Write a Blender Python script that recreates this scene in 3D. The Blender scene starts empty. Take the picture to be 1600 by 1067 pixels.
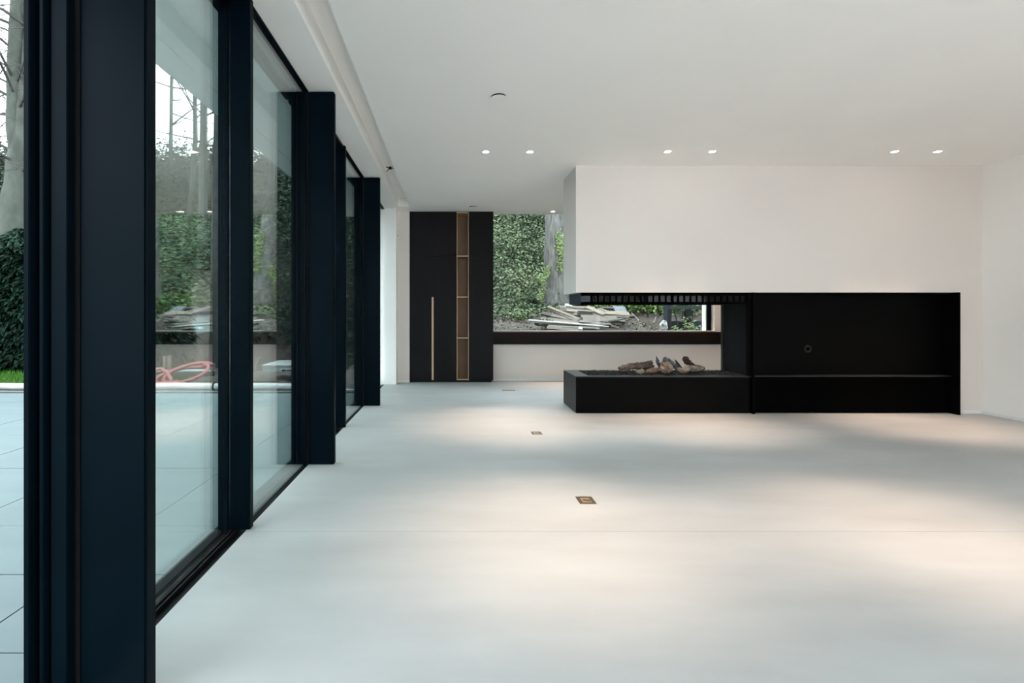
import bpy, bmesh, math, random
import numpy as np
from mathutils import Vector, Matrix, noise as mnoise

SC = bpy.context.scene
COL = SC.collection
R = random.Random(7)
RS = np.random.RandomState(11)

# ------------------------------------------------------------------ camera, sky, exposure
F = 762.0                       # focal length in pixels of a 1600 wide frame
EYE = 1.16
CEIL = 2.86
cam_d = bpy.data.cameras.new('camera')
cam = bpy.data.objects.new('camera', cam_d)
COL.objects.link(cam)
cam.location = (0, 0, EYE)
cam.rotation_euler = (math.pi / 2, 0, 0)
cam_d.sensor_width = 36
cam_d.lens = F / 1600 * 36
cam_d.shift_x = (800 - 706) / 1600
cam_d.shift_y = -(533.5 - 489) / 1600
cam_d.clip_start = 0.05
cam_d.clip_end = 300
SC.camera = cam

SKY = 3.4                       # brightness of the overcast sky
LAMP = 80                       # watts of one ceiling spot
w = bpy.data.worlds.new('overcast_sky')
SC.world = w
w.use_nodes = True
nt = w.node_tree
bg = nt.nodes['Background']
tc = nt.nodes.new('ShaderNodeTexCoord')
sep = nt.nodes.new('ShaderNodeSeparateXYZ')
ramp = nt.nodes.new('ShaderNodeValToRGB')
ramp.color_ramp.elements[0].position = 0.0
ramp.color_ramp.elements[0].color = (0.80, 0.90, 0.97, 1)
ramp.color_ramp.elements[1].position = 0.7
ramp.color_ramp.elements[1].color = (0.86, 0.96, 1.0, 1)
cl = nt.nodes.new('ShaderNodeTexNoise')
cl.inputs['Scale'].default_value = 2.5
cl.inputs['Detail'].default_value = 4
mx = nt.nodes.new('ShaderNodeMix'); mx.data_type = 'RGBA'; mx.blend_type = 'MULTIPLY'
mx.inputs[0].default_value = 0.25
nt.links.new(tc.outputs['Generated'], sep.inputs[0])
nt.links.new(sep.outputs['Z'], ramp.inputs[0])
nt.links.new(tc.outputs['Generated'], cl.inputs['Vector'])
nt.links.new(ramp.outputs[0], mx.inputs[6])
nt.links.new(cl.outputs[0], mx.inputs[7])
nt.links.new(mx.outputs[2], bg.inputs[0])
bg.inputs[1].default_value = SKY

vs = SC.view_settings
vs.view_transform = 'Standard'
vs.look = 'None'
vs.exposure = 1.27
vs.gamma = 1.0
vs.use_curve_mapping = False
SC.cycles.max_bounces = 14
SC.cycles.diffuse_bounces = 7
SC.cycles.glossy_bounces = 5
SC.cycles.transparent_max_bounces = 32
SC.cycles.transmission_bounces = 6
SC.cycles.sample_clamp_indirect = 6
SC.cycles.caustics_reflective = False
SC.cycles.caustics_refractive = False
SC.cycles.use_denoising = True

def at(x, y, Y):
    """world point seen at pixel (x, y) of the photograph, Y metres ahead"""
    return Vector(((x - 706) * Y / F, Y, EYE - (y - 489) * Y / F))

# ------------------------------------------------------------------ materials
def mat(name, col, rough=0.6, metal=0.0, var=0.08, scale=8.0, bump=0.0, bscale=40.0, spec=0.5, col2=None,
        stretch=(1, 1, 1), detail=4.0, island=0.0):
    m = bpy.data.materials.new(name)
    m.use_nodes = True
    t = m.node_tree
    b = t.nodes['Principled BSDF']
    b.inputs['Roughness'].default_value = rough
    b.inputs['Metallic'].default_value = metal
    b.inputs['Specular IOR Level'].default_value = spec
    c = t.nodes.new('ShaderNodeTexCoord')
    mp = t.nodes.new('ShaderNodeMapping')
    mp.inputs['Scale'].default_value = stretch
    n = t.nodes.new('ShaderNodeTexNoise')
    n.inputs['Scale'].default_value = scale
    n.inputs['Detail'].default_value = detail
    r = t.nodes.new('ShaderNodeValToRGB')
    a = [max(0, v * (1 - var)) for v in col]
    z = col2 if col2 else [min(1, v * (1 + var)) for v in col]
    r.color_ramp.elements[0].position = 0.3
    r.color_ramp.elements[0].color = (*a, 1)
    r.color_ramp.elements[1].position = 0.7
    r.color_ramp.elements[1].color = (*z, 1)
    t.links.new(c.outputs['Object'], mp.inputs[0])
    t.links.new(mp.outputs[0], n.inputs['Vector'])
    t.links.new(n.outputs[0], r.inputs[0])
    out = r.outputs[0]
    if island:
        g = t.nodes.new('ShaderNodeNewGeometry')
        hs = t.nodes.new('ShaderNodeHueSaturation')
        mr = t.nodes.new('ShaderNodeMapRange')
        mr.inputs[3].default_value = 1 - island
        mr.inputs[4].default_value = 1 + island
        t.links.new(g.outputs['Random Per Island'], mr.inputs[0])
        t.links.new(mr.outputs[0], hs.inputs['Value'])
        mr2 = t.nodes.new('ShaderNodeMapRange')
        mr2.inputs[3].default_value = 0.46
        mr2.inputs[4].default_value = 0.53
        ml = t.nodes.new('ShaderNodeMath'); ml.operation = 'MULTIPLY'; ml.inputs[1].default_value = 7.31
        fr = t.nodes.new('ShaderNodeMath'); fr.operation = 'FRACT'
        t.links.new(g.outputs['Random Per Island'], ml.inputs[0])
        t.links.new(ml.outputs[0], fr.inputs[0])
        t.links.new(fr.outputs[0], mr2.inputs[0])
        t.links.new(mr2.outputs[0], hs.inputs['Hue'])
        t.links.new(out, hs.inputs['Color'])
        out = hs.outputs[0]
    t.links.new(out, b.inputs['Base Color'])
    if bump:
        n2 = t.nodes.new('ShaderNodeTexNoise')
        n2.inputs['Scale'].default_value = bscale
        n2.inputs['Detail'].default_value = 5
        bp = t.nodes.new('ShaderNodeBump')
        bp.inputs['Strength'].default_value = bump
        bp.inputs['Distance'].default_value = 0.02
        t.links.new(mp.outputs[0], n2.inputs['Vector'])
        t.links.new(n2.outputs[0], bp.inputs['Height'])
        t.links.new(bp.outputs[0], b.inputs['Normal'])
    return m

def glass_mat(name, tint, ior):
    m = bpy.data.materials.new(name)
    m.use_nodes = True
    t = m.node_tree
    for n in list(t.nodes):
        if n.type != 'OUTPUT_MATERIAL':
            t.nodes.remove(n)
    o = [n for n in t.nodes if n.type == 'OUTPUT_MATERIAL'][0]
    tr = t.nodes.new('ShaderNodeBsdfTransparent'); tr.inputs[0].default_value = (*tint, 1)
    gl = t.nodes.new('ShaderNodeBsdfGlossy'); gl.inputs['Roughness'].default_value = 0.0
    gl.inputs[0].default_value = (0.97, 0.97, 0.97, 1)
    ge = t.nodes.new('ShaderNodeNewGeometry')
    fr = t.nodes.new('ShaderNodeFresnel')
    mr = t.nodes.new('ShaderNodeMapRange')      # same outer reflectance on the way in and on the way out of a pane
    mr.inputs[3].default_value = ior
    mr.inputs[4].default_value = 1 / ior
    mx = t.nodes.new('ShaderNodeMixShader')
    t.links.new(ge.outputs['Backfacing'], mr.inputs[0])
    t.links.new(mr.outputs[0], fr.inputs[0])
    t.links.new(fr.outputs[0], mx.inputs[0])
    t.links.new(tr.outputs[0], mx.inputs[1])
    t.links.new(gl.outputs[0], mx.inputs[2])
    t.links.new(mx.outputs[0], o.inputs[0])
    return m

def emit_mat(name, col, s):
    m = bpy.data.materials.new(name)
    m.use_nodes = True
    b = m.node_tree.nodes['Principled BSDF']
    b.inputs['Base Color'].default_value = (0.8, 0.8, 0.8, 1)
    b.inputs['Emission Color'].default_value = (*col, 1)
    b.inputs['Emission Strength'].default_value = s
    return m

M = {}
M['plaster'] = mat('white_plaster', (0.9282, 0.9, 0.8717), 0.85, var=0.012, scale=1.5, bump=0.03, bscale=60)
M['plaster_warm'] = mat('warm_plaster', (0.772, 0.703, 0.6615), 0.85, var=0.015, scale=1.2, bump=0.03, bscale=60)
M['skirting'] = mat('white_skirting', (0.84, 0.83, 0.82), 0.5, var=0.01)
M['floor'] = mat('microcement', (0.4559, 0.4604, 0.4625), 0.5, var=0.11, scale=1.6, bump=0.035, bscale=14, spec=0.3,
                 stretch=(0.5, 1.6, 1), detail=9)
M['steel'] = mat('anthracite_steel', (0.0012, 0.0045, 0.0075), 0.36, var=0.15, scale=3, bump=0.01, bscale=120, spec=0.03)
M['rubber'] = mat('black_gasket', (0.004, 0.004, 0.005), 0.7, var=0.1, spec=0.2)
M['glass'] = glass_mat('tinted_double_glazing', (0.96, 0.995, 0.988), 2.15)
M['clear'] = glass_mat('clear_glazing', (0.975, 0.985, 0.98), 1.13)
M['smoked'] = glass_mat('smoked_glass', (0.36, 0.36, 0.36), 1.2)
M['black'] = mat('black_steel_sheet', (0.0016, 0.0014, 0.0013), 0.55, var=0.2, scale=2.5, bump=0.015, bscale=90, spec=0.05)
M['black2'] = mat('black_drawer_front', (0.0006, 0.0005, 0.0005), 0.6, var=0.2, scale=2.5, spec=0.02)
M['chamber'] = mat('ribbed_black_lining', (0.005, 0.006, 0.009), 0.5, var=0.2, scale=4, spec=0.2)
M['gravel'] = mat('black_gravel', (0.018, 0.018, 0.019), 0.65, var=0.6, scale=30, island=0.6)
M['veneer'] = mat('dark_stained_oak', (0.0075, 0.006, 0.0075), 0.5, var=0.35, scale=5, stretch=(14, 14, 0.6), bump=0.08,
                  bscale=12, spec=0.12)
M['ledge'] = mat('dark_brown_ledge', (0.013, 0.006, 0.005), 0.5, var=0.3, scale=5, stretch=(0.6, 14, 14), spec=0.1)
M['brass'] = mat('brushed_brass', (0.52, 0.36, 0.20), 0.45, metal=0.4, var=0.06, scale=6, stretch=(10, 10, 0.4))
M['brass_in'] = mat('bronze_lacquer', (0.235, 0.135, 0.07), 0.55, metal=0.1, var=0.08, scale=3)
M['outlet'] = mat('bronze_outlet', (0.165, 0.1237, 0.0825), 0.4, metal=0.5, var=0.15, scale=40)
M['outlet_lid'] = mat('pale_brass_lid', (0.50, 0.37, 0.22), 0.35, metal=0.5, var=0.1, scale=30)
M['outlet_in'] = mat('dark_bronze', (0.09, 0.065, 0.045), 0.5, var=0.2, scale=30)
M['lamp'] = emit_mat('lamp_lens', (1.0, 0.90, 0.76), 14)
M['lampring'] = mat('white_lamp_ring', (0.62, 0.60, 0.57), 0.5, var=0.03)
M['sealgrey'] = mat('pale_window_seal', (0.48, 0.48, 0.47), 0.5, var=0.05)
M['tile'] = mat('pale_porcelain', (0.094, 0.131, 0.138), 0.55, var=0.07, scale=2.2, bump=0.03, bscale=30, spec=0.3,
                stretch=(0.5, 2.5, 1), detail=8)
M['grout'] = mat('grey_grout', (0.07042, 0.07746, 0.07746), 0.9, var=0.15)
M['soil'] = mat('leaf_litter_soil', (0.04226, 0.03493, 0.0293), 0.95, var=0.55, scale=9, col2=(0.07324, 0.05915, 0.04789), bump=0.6,
                bscale=25)
M['bank'] = mat('bank_soil', (0.00986, 0.01197, 0.00704), 0.95, var=0.5, scale=3, col2=(0.0176, 0.01585, 0.01056), bump=0.6, bscale=9)
M['ivy'] = mat('ivy_leaves', (0.026, 0.058, 0.024), 0.5, var=0.5, scale=0.8, col2=(0.098, 0.128, 0.068), island=0.85,
               spec=0.12, detail=6)
M['ivy_yellow'] = mat('yellow_ivy_leaves', (0.08379, 0.1208, 0.02535), 0.5, var=0.3, scale=3, island=0.4)
M['darkleaf'] = mat('dark_hillside_leaves', (0.02113, 0.04507, 0.02394), 0.6, var=0.45, scale=0.5, col2=(0.03873, 0.05986, 0.03521),
                    island=0.7, spec=0.08)
M['conifer'] = mat('conifer_sprays', (0.006163, 0.01936, 0.0132), 0.65, var=0.4, scale=2, col2=(0.01144, 0.02818, 0.01849),
                   island=0.7, spec=0.05)
M['shrub'] = mat('laurel_leaves', (0.05634, 0.1056, 0.02817), 0.45, var=0.4, scale=3, col2=(0.1056, 0.1549, 0.0493), island=0.6, spec=0.12)
M['grassblade'] = mat('grass_blades', (0.03169, 0.1056, 0.01268), 0.6, var=0.3, scale=2, island=0.45, spec=0.1)
M['litter'] = mat('dead_leaves', (0.07042, 0.0493, 0.03169), 0.8, var=0.4, scale=4, col2=(0.1197, 0.09155, 0.06338), island=0.6)
M['beech'] = mat('beech_bark', (0.04577, 0.05282, 0.04366), 0.85, var=0.3, scale=5, stretch=(1, 1, 0.5), bump=0.25, bscale=14,
                 spec=0.2)
M['beech2'] = mat('grey_ridged_bark', (0.08576, 0.0827, 0.07591), 0.9, var=0.45, scale=7, stretch=(3.2, 3.2, 0.5), bump=1.0,
                  bscale=9, col2=(0.1301, 0.1255, 0.1193), spec=0.2)
M['twig'] = mat('bare_twigs', (0.03169, 0.03028, 0.02817), 0.9, var=0.3)
M['wood_grey'] = mat('weathered_plank', (0.08921, 0.07142, 0.05627), 0.85, var=0.35, scale=6, stretch=(1, 5, 5), bump=0.4,
                     bscale=20, col2=(0.1365, 0.1158, 0.09843))
M['wood_pale'] = mat('pale_plank', (0.1521, 0.1245, 0.09493), 0.85, var=0.3, scale=6, stretch=(1, 5, 5), bump=0.3, bscale=20)
M['wood_dark'] = mat('dark_old_plank', (0.04489, 0.03698, 0.03063), 0.85, var=0.4, scale=6, stretch=(1, 5, 5), bump=0.4, bscale=20)
M['whitepipe'] = mat('white_painted_metal', (0.4056, 0.4124, 0.4124), 0.5, var=0.12, scale=6)
M['slate'] = mat('blue_grey_slate', (0.07042, 0.08099, 0.09507), 0.7, var=0.35, scale=14, bump=0.2)
M['navy'] = mat('dark_navy_metal', (0.014, 0.026, 0.042), 0.5, var=0.25, scale=5)
M['diggerroof'] = mat('pale_blue_visor', (0.2535, 0.2746, 0.2887), 0.4, var=0.15, scale=9)
M['seat'] = mat('black_vinyl', (0.01, 0.01, 0.011), 0.6, var=0.2)
M['pink'] = mat('red_pipe_plastic', (0.2535, 0.05577, 0.05831), 0.5, var=0.12, scale=10)
M['shed'] = mat('pale_blue_cladding', (0.2535, 0.3169, 0.3169), 0.6, var=0.08, scale=2)
M['shedwin'] = mat('dark_shed_window', (0.02, 0.03, 0.04), 0.25, var=0.2)
M['log_brown'] = mat('charred_brown_log', (0.1495, 0.09775, 0.069), 0.9, var=0.5, scale=14, bump=0.9, bscale=22,
                     col2=(0.2415, 0.1725, 0.1265))
M['log_blue'] = mat('ashen_blue_log', (0.04725, 0.0567, 0.07425), 0.85, var=0.6, scale=18, bump=0.9, bscale=26,
                    col2=(0.1485, 0.1688, 0.2025))
M['log_pale'] = mat('pale_split_log', (0.20, 0.165, 0.13), 0.9, var=0.45, scale=12, bump=0.8, bscale=20,
                    col2=(0.30, 0.26, 0.21))
M['log_dark'] = mat('burnt_dark_log', (0.05, 0.032, 0.026), 0.9, var=0.5, scale=14, bump=0.9, bscale=22)
M['rim'] = mat('hearth_plate', (0.02, 0.019, 0.018), 0.45, var=0.2, scale=4, spec=0.25)

# ------------------------------------------------------------------ builders
class MB:
    """collects boxes, tubes and free faces, links them as ONE mesh object"""
    def __init__(s):
        s.v = []; s.f = []
    def box(s, x0, x1, y0, y1, z0, z1, bev=0.0):
        if bev <= 0:
            b = len(s.v)
            s.v += [(x0, y0, z0), (x1, y0, z0), (x1, y1, z0), (x0, y1, z0), (x0, y0, z1), (x1, y0, z1), (x1, y1, z1), (x0, y1, z1)]
            s.f += [tuple(b + i for i in q) for q in ((0, 3, 2, 1), (4, 5, 6, 7), (0, 1, 5, 4), (1, 2, 6, 5), (2, 3, 7, 6), (3, 0, 4, 7))]
        else:
            bm = bmesh.new()
            bmesh.ops.create_cube(bm, size=1)
            for v in bm.verts:
                v.co = Vector((x0 + (v.co.x + .5) * (x1 - x0), y0 + (v.co.y + .5) * (y1 - y0), z0 + (v.co.z + .5) * (z1 - z0)))
            bmesh.ops.bevel(bm, geom=list(bm.edges), offset=bev, segments=2, affect='EDGES')
            s.add_bm(bm)
        return s
    def add_bm(s, bm, mx=None):
        b = len(s.v)
        bm.verts.index_update()
        s.v += [tuple(mx @ v.co if mx else v.co) for v in bm.verts]
        s.f += [tuple(b + v.index for v in f.verts) for f in bm.faces]
        bm.free()
        return s
    def tube(s, pts, radii, n=8, cap=True, squash=1.0, wob=0.0, seed=0, wfreq=0.45):
        pts = [Vector(p) for p in pts]
        b = len(s.v)
        ref = Vector((0, 0, 1))
        d0 = (pts[1] - pts[0]).normalized()
        if abs(d0.dot(ref)) > 0.9:
            ref = Vector((0, 1, 0))
        for i, p in enumerate(pts):
            d = (pts[min(i + 1, len(pts) - 1)] - pts[max(i - 1, 0)]).normalized()
            u = d.cross(ref).normalized()
            q = u.cross(d).normalized()
            r = radii[i] if isinstance(radii, (list, tuple)) else radii
            for k in range(n):
                a = 2 * math.pi * k / n
                rr = r
                if wob:
                    rr *= 1 + wob * mnoise.noise(Vector((math.cos(a) * 1.7 + seed * 3.1, math.sin(a) * 1.7, i * wfreq + seed)))
                s.v.append(tuple(p + u * math.cos(a) * rr + q * math.sin(a) * rr * squash))
        for i in range(len(pts) - 1):
            for k in range(n):
                k2 = (k + 1) % n
                s.f.append((b + i * n + k, b + i * n + k2, b + (i + 1) * n + k2, b + (i + 1) * n + k))
        if cap:
            s.f.append(tuple(b + k for k in reversed(range(n))))
            e = b + (len(pts) - 1) * n
            s.f.append(tuple(e + k for k in range(n)))
        return s
    def disc_ring(s, c, r0, r1, z0, z1, n=28):
        """flat ring (washer) with thickness; r0 = 0 gives a disc"""
        b = len(s.v)
        if r0 <= 0:
            for z in (z0, z1):
                s.v += [(c[0] + r1 * math.cos(2 * math.pi * k / n), c[1] + r1 * math.sin(2 * math.pi * k / n), z) for k in range(n)]
            for k in range(n):
                k2 = (k + 1) % n
                s.f.append((b + k, b + k2, b + n + k2, b + n + k))
            s.f.append(tuple(b + k for k in reversed(range(n))))
            s.f.append(tuple(b + n + k for k in range(n)))
        else:
            for r, z in ((r0, z0), (r1, z0), (r1, z1), (r0, z1)):
                s.v += [(c[0] + r * math.cos(2 * math.pi * k / n), c[1] + r * math.sin(2 * math.pi * k / n), z) for k in range(n)]
            for j in range(4):
                j2 = (j + 1) % 4
                for k in range(n):
                    k2 = (k + 1) % n
                    s.f.append((b + j * n + k, b + j * n + k2, b + j2 * n + k2, b + j2 * n + k))
        return s
    def build(s, name, m, parent=None, smooth=False, origin=None):
        v = np.array(s.v, dtype=float)
        lo, hi = v.min(0), v.max(0)
        o3 = Vector(origin) if origin else Vector(((lo[0] + hi[0]) / 2, (lo[1] + hi[1]) / 2, lo[2]))
        me = bpy.data.meshes.new(name)
        me.from_pydata([tuple(p) for p in (v - np.array(o3))], [], s.f)
        me.materials.append(m)
        bm = bmesh.new(); bm.from_mesh(me)
        bmesh.ops.recalc_face_normals(bm, faces=bm.faces)
        bm.to_mesh(me); bm.free()
        if smooth:
            me.shade_smooth()
        ob = bpy.data.objects.new(name, me)
        COL.objects.link(ob)
        place(ob, o3, parent)
        return ob

def wloc(o):
    p = Vector(o.location)
    while o.parent:
        o = o.parent
        p = p + Vector(o.location)
    return p

def place(ob, world, parent):
    if parent:
        ob.parent = parent
        ob.location = Vector(world) - wloc(parent)
    else:
        ob.location = world

def tag(o, label=None, cat=None, group=None, kind=None):
    if label: o['label'] = label
    if cat: o['category'] = cat
    if group: o['group'] = group
    if kind: o['kind'] = kind
    return o

def empty(name, loc):
    o = bpy.data.objects.new(name, None)
    o.empty_display_size = 0.1
    COL.objects.link(o)
    o.location = loc
    return o

def thing(name, loc, label, cat, group=None):
    return tag(empty(name, loc), label, cat, group)

def struct(o):
    o['kind'] = 'structure'
    return o

def bx(name, x0, x1, y0, y1, z0, z1, m, parent=None, bev=0.0):
    return MB().box(x0, x1, y0, y1, z0, z1, bev).build(name, m, parent)

def copy_tree(o, parent=None):
    c = o.copy()
    COL.objects.link(c)
    c.parent = parent
    for ch in list(o.children):
        copy_tree(ch, c)
    return c

def fast_mesh(name, V, T, m, parent=None, nverts=4):
    """numpy quads: V (n,nverts,3)"""
    n = V.shape[0]
    V = V.reshape(-1, 3)
    o3 = Vector(((V[:, 0].min() + V[:, 0].max()) / 2, (V[:, 1].min() + V[:, 1].max()) / 2, V[:, 2].min()))
    V = V - np.array(o3)
    me = bpy.data.meshes.new(name)
    me.vertices.add(V.shape[0])
    me.vertices.foreach_set('co', V.astype(np.float32).ravel())
    k = T.shape[1]
    faces = (T[None, :, :] + (np.arange(n) * nverts)[:, None, None]).reshape(-1, k)
    me.loops.add(faces.size)
    me.loops.foreach_set('vertex_index', faces.astype(np.int32).ravel())
    me.polygons.add(faces.shape[0])
    me.polygons.foreach_set('loop_start', (np.arange(faces.shape[0]) * k).astype(np.int32))
    me.update(calc_edges=True)
    me.validate()
    me.materials.append(m)
    ob = bpy.data.objects.new(name, me)
    COL.objects.link(ob)
    place(ob, o3, parent)
    return ob

LEAF_T = np.array([[0, 1, 3], [1, 2, 3]])

def leaf_verts(P, N, size, aspect=0.75, fold=0.25):
    """folded diamond leaves at points P with normals N"""
    n = len(P)
    N = N / np.linalg.norm(N, axis=1, keepdims=True)
    rnd = RS.normal(size=(n, 3))
    U = np.cross(N, rnd); U /= np.linalg.norm(U, axis=1, keepdims=True)
    W = np.cross(N, U)
    s = size[:, None]
    V = np.empty((n, 4, 3))
    V[:, 0] = P - U * s * 0.5
    V[:, 1] = P + W * s * 0.5 * aspect + N * s * fold * 0.5
    V[:, 2] = P + U * s * 0.6
    V[:, 3] = P - W * s * 0.5 * aspect + N * s * fold * 0.5
    return V

# ------------------------------------------------------------------ the room shell
XL, XR = -1.098, 6.11
YB, YF = 8.34, -4.6
fl = MB()
fl.box(XL, XR + .15, YF, 2.5885, -0.02, 0).box(XL, XR + .15, 2.5915, YB + .1, -0.02, 0)
fl.box(-1.27, XR + .15, YF, YB + .1, -0.30, -0.06).box(XL, XR + .15, YF, YB + .1, -0.06, -0.02)
struct(fl.build('floor', M['floor']))

ce = MB()
ZT = 3.25
ce.box(-1.30, -0.86, YF - .1, 8.60, CEIL, ZT)
ce.box(-0.675, XR + .2, YF - .1, 8.40, CEIL, ZT)
ce.box(-0.86, -0.675, YF - .1, 8.40, CEIL + .15, ZT)
ce.box(-0.86, -0.675, 7.80, 8.40, CEIL, CEIL + .15)
struct(ce.build('ceiling', M['plaster']))
so = MB()
so.box(-1.80, -1.30, YF - .1, 8.6, CEIL, 3.30).box(-2.02, -1.815, YF - .1, 8.6, CEIL, 3.30).box(-1.815, -1.80, YF - .1, 8.6, CEIL + .02, 3.30)
struct(so.build('trim_1', M['plaster']))

# white pier at the far end of the glass front, left of the cabinet
pw = MB(); pw.box(-1.30, -0.905, 7.93, 8.60, 0, CEIL)
struct(pw.build('wall_left', M['plaster']))
pb = MB()
pb.box(-0.905, 0.70, 8.13, 8.2, 0, CEIL) if False else None
pb.box(-0.905, -0.708, 8.15, 8.45, 0, CEIL)
pb.box(-0.708, 0.70, 8.56, 8.62, 0, CEIL)
pb.box(0.70, 4.493, YB, 8.60, 0, 0.845)
pb.box(4.493, XR + .2, YB, 8.60, 0, CEIL)
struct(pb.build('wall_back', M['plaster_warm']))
rr_ = MB()
rr_.box(XR, XR + .2, -0.5, 8.60, 0, CEIL).box(XR, XR + .2, YF, -4.4, 0, CEIL).box(XR, XR + .2, -4.4, -0.5, 2.75, CEIL)
struct(rr_.build('wall_right', M['plaster']))
rw = MB(); rw.box(-1.2, 1.7, YF - .1, YF, 0, 0.12).box(-1.2, 1.7, YF - .1, YF, 2.75, CEIL).box(1.7, XR + .2, YF - .1, YF, 0, CEIL)
struct(rw.build('wall_rear', M['plaster']))

# fireplace wall: chimney hood left, pier right, niche between
FY, FB = 5.63, 6.25
hw = MB()
hw.box(1.433, 3.465, FY, FB, 1.396, CEIL)
hw.box(3.465, 5.785, FY, FB, 1.396, CEIL)
hw.box(5.785, XR, FY, FB, 0, CEIL)
hw.box(3.465, 5.785, FY + .16, FB, 0, 1.396)
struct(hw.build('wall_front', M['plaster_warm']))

bs = MB(); bs.box(5.785, XR, FY - .008, FY, 0.0, 0.035)
struct(bs.build('baseboard_front', M['skirting']))
struct(bx('baseboard_right', XR - .008, XR, -.5, FY - .008, 0.0, 0.035, M['skirting']))
struct(bx('baseboard_back', 0.70, XR, YB - .008, YB, 0.0, 0.035, M['skirting']))
struct(bx('baseboard_left', -0.905, -0.708, 8.142, 8.15, 0.0, 0.035, M['skirting']))

# ------------------------------------------------------------------ glass front on the left
FIN_Y = [-3.225, -0.895, 1.435, 3.73, 6.096]
FT = 0.053
fin_labels = {
    1.435: 'wide dark steel fin filling the left foreground beside the open door',
    3.73: 'dark steel fin standing where the two long glass bays meet mid room',
    6.096: 'farthest dark steel fin, closest to the white pier',
    -0.895: 'dark steel fin behind the open door, out of the view',
    -3.225: 'dark steel fin at the rear end of the glass front',
}
def jamb_mb(y):
    """fixed frame profiles just in front of a fin"""
    m = MB()
    m.box(-1.209, -1.192, y - .06, y, 0, CEIL - .005, .002)
    m.box(-1.177, -1.164, y - .045, y, 0, CEIL - .005, .002)
    m.box(-1.156, -1.109, y - .03, y, 0, CEIL - .005, .002)
    return m

for y in FIN_Y:
    f = MB().box(-1.096, -0.90, y, y + FT, 0, CEIL - .006, .006).build('steel_pillar', M['steel'])
    tag(f, fin_labels[y], 'pillar', 'steel fins along the glass front')

def bay(n, y0, y1, last=False, open_far=False):
    wdw = struct(empty(f'window_{n}', (-1.17, (y0 + y1) / 2, 0)))
    mid = (y0 + y1) / 2
    # floor track: open channel with ridges in the near half, shallow sill in the far half
    t = MB()
    t.box(-1.268, -1.098, y0, y1, -.055, -.022)
    for a, b in ((-1.268, -1.222), (-1.180, -1.172), (-1.160, -1.152)):
        t.box(a, b, y0, mid, -.022, -.001)
    t.box(-1.102, -1.098, y0, mid, -.022, .0)
    t.box(-1.268, -1.156, mid, y1, -.022, -.001)
    t.box(-1.112, -1.104, mid, y1, -.022, .002)
    t.build('floor_track', M['rubber'], wdw)
    h = MB()
    h.box(-1.268, -1.098, y0, mid, CEIL - .03, CEIL - .001)
    h.box(-1.268, -1.225, y0, y1, CEIL - .07, CEIL - .001)
    h.box(-1.160, -1.116, mid, y1, CEIL - .016, CEIL - .001)
    h.box(-1.110, -1.098, mid, y1, CEIL - .012, CEIL - .001)
    h.build('head_track', M['steel'], wdw)
    if not last:
        jamb_mb(y1).build('jamb', M['steel'], wdw)
        bx('gasket', -1.209, -1.098, y1 + .004, y1 + .035, 0, CEIL - .005, M['rubber'], wdw)
    # interlocking stiles at mid bay
    if not open_far:
        s = MB().box(-1.190, -1.080, mid, mid + .045, .0, CEIL - .004, .003)
        s.build('door_stile', M['steel'], wdw)
    s = MB().box(-1.250, -1.196, mid - .005, mid + .05, .0, CEIL - .004, .003)
    s.build('door_stile', M['steel'], wdw)
    bx('gasket', -1.196, -1.190, mid + .004, mid + .04, 0, CEIL - .005, M['rubber'], wdw)
    for (a, b) in ((-1.212, -1.204), (-1.188, -1.181)):
        bx('glass_pane', a, b, y0 + .03, mid - .0, -.02, CEIL - .03, M['glass'], wdw)
    if not open_far:
        for (a, b) in ((-1.150, -1.142), (-1.126, -1.119)):
            bx('glass_pane', a, b, mid + .045, y1 - .03, -.02, CEIL - .012, M['glass'], wdw)
        bx('spacer', -1.142, -1.126, mid + .045, mid + .06, 0.0, CEIL - .016, M['rubber'], wdw)
    return wdw
bay(5, -4.58, -3.225, open_far=True)  # far panes of both unseen rear bays left out for more daylight
bay(4, -3.172, -0.895, open_far=True)
bay(1, -0.842, 1.435, open_far=True)
bay(2, 1.488, 3.73)
bay(3, 3.783, 6.096)
bay(6, 6.149, 7.93, last=True)

# the big back window
bwn = struct(empty('window_7', (2.6, 8.44, .845)))
fr = MB()
fr.box(4.425, 4.478, 8.42, 8.47, .845, CEIL)
fr.box(0.70, 4.478, 8.42, 8.47, .830, .850)
fr.build('window_frame', M['steel'], bwn)
bx('window_sill', 0.70, 4.493, YB - .01, 8.425, .845, .857, M['sealgrey'], bwn)
bx('glass_pane', 0.70, 4.43, 8.435, 8.443, .850, CEIL, M['clear'], bwn)
bx('glass_pane', 0.70, 4.43, 8.460, 8.468, .850, CEIL, M['clear'], bwn)
bx('reveal', 4.41, 4.425, 8.475, 8.60, .845, CEIL, M['plaster'], bwn)
# rear glazing added unseen behind the camera to bring daylight in
rwn = struct(empty('window_8', (.25, YF - .05, .12)))
for k in range(2):
    x0 = -1.2 + k * 1.45
    bx('glass_pane', x0 + .03, x0 + 1.42, YF - .06, YF - .05, .12, 2.75, M['clear'], rwn)
    bx('stile', x0 - .03, x0 + .03, YF - .08, YF - .02, .12, 2.75, M['steel'], rwn)
rwm = struct(empty('window_9', (XR + .1, -2.45, 0)))  # unseen side window added to make up for daylight lost elsewhere
for k in range(2):
    y0 = -4.4 + k * 1.95
    bx('glass_pane', XR + .10, XR + .11, y0 + .03, y0 + 1.92, 0, 2.75, M['clear'], rwm)
    bx('stile', XR + .07, XR + .14, y0 - .03, y0 + .03, 0, 2.75, M['steel'], rwm)

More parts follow.
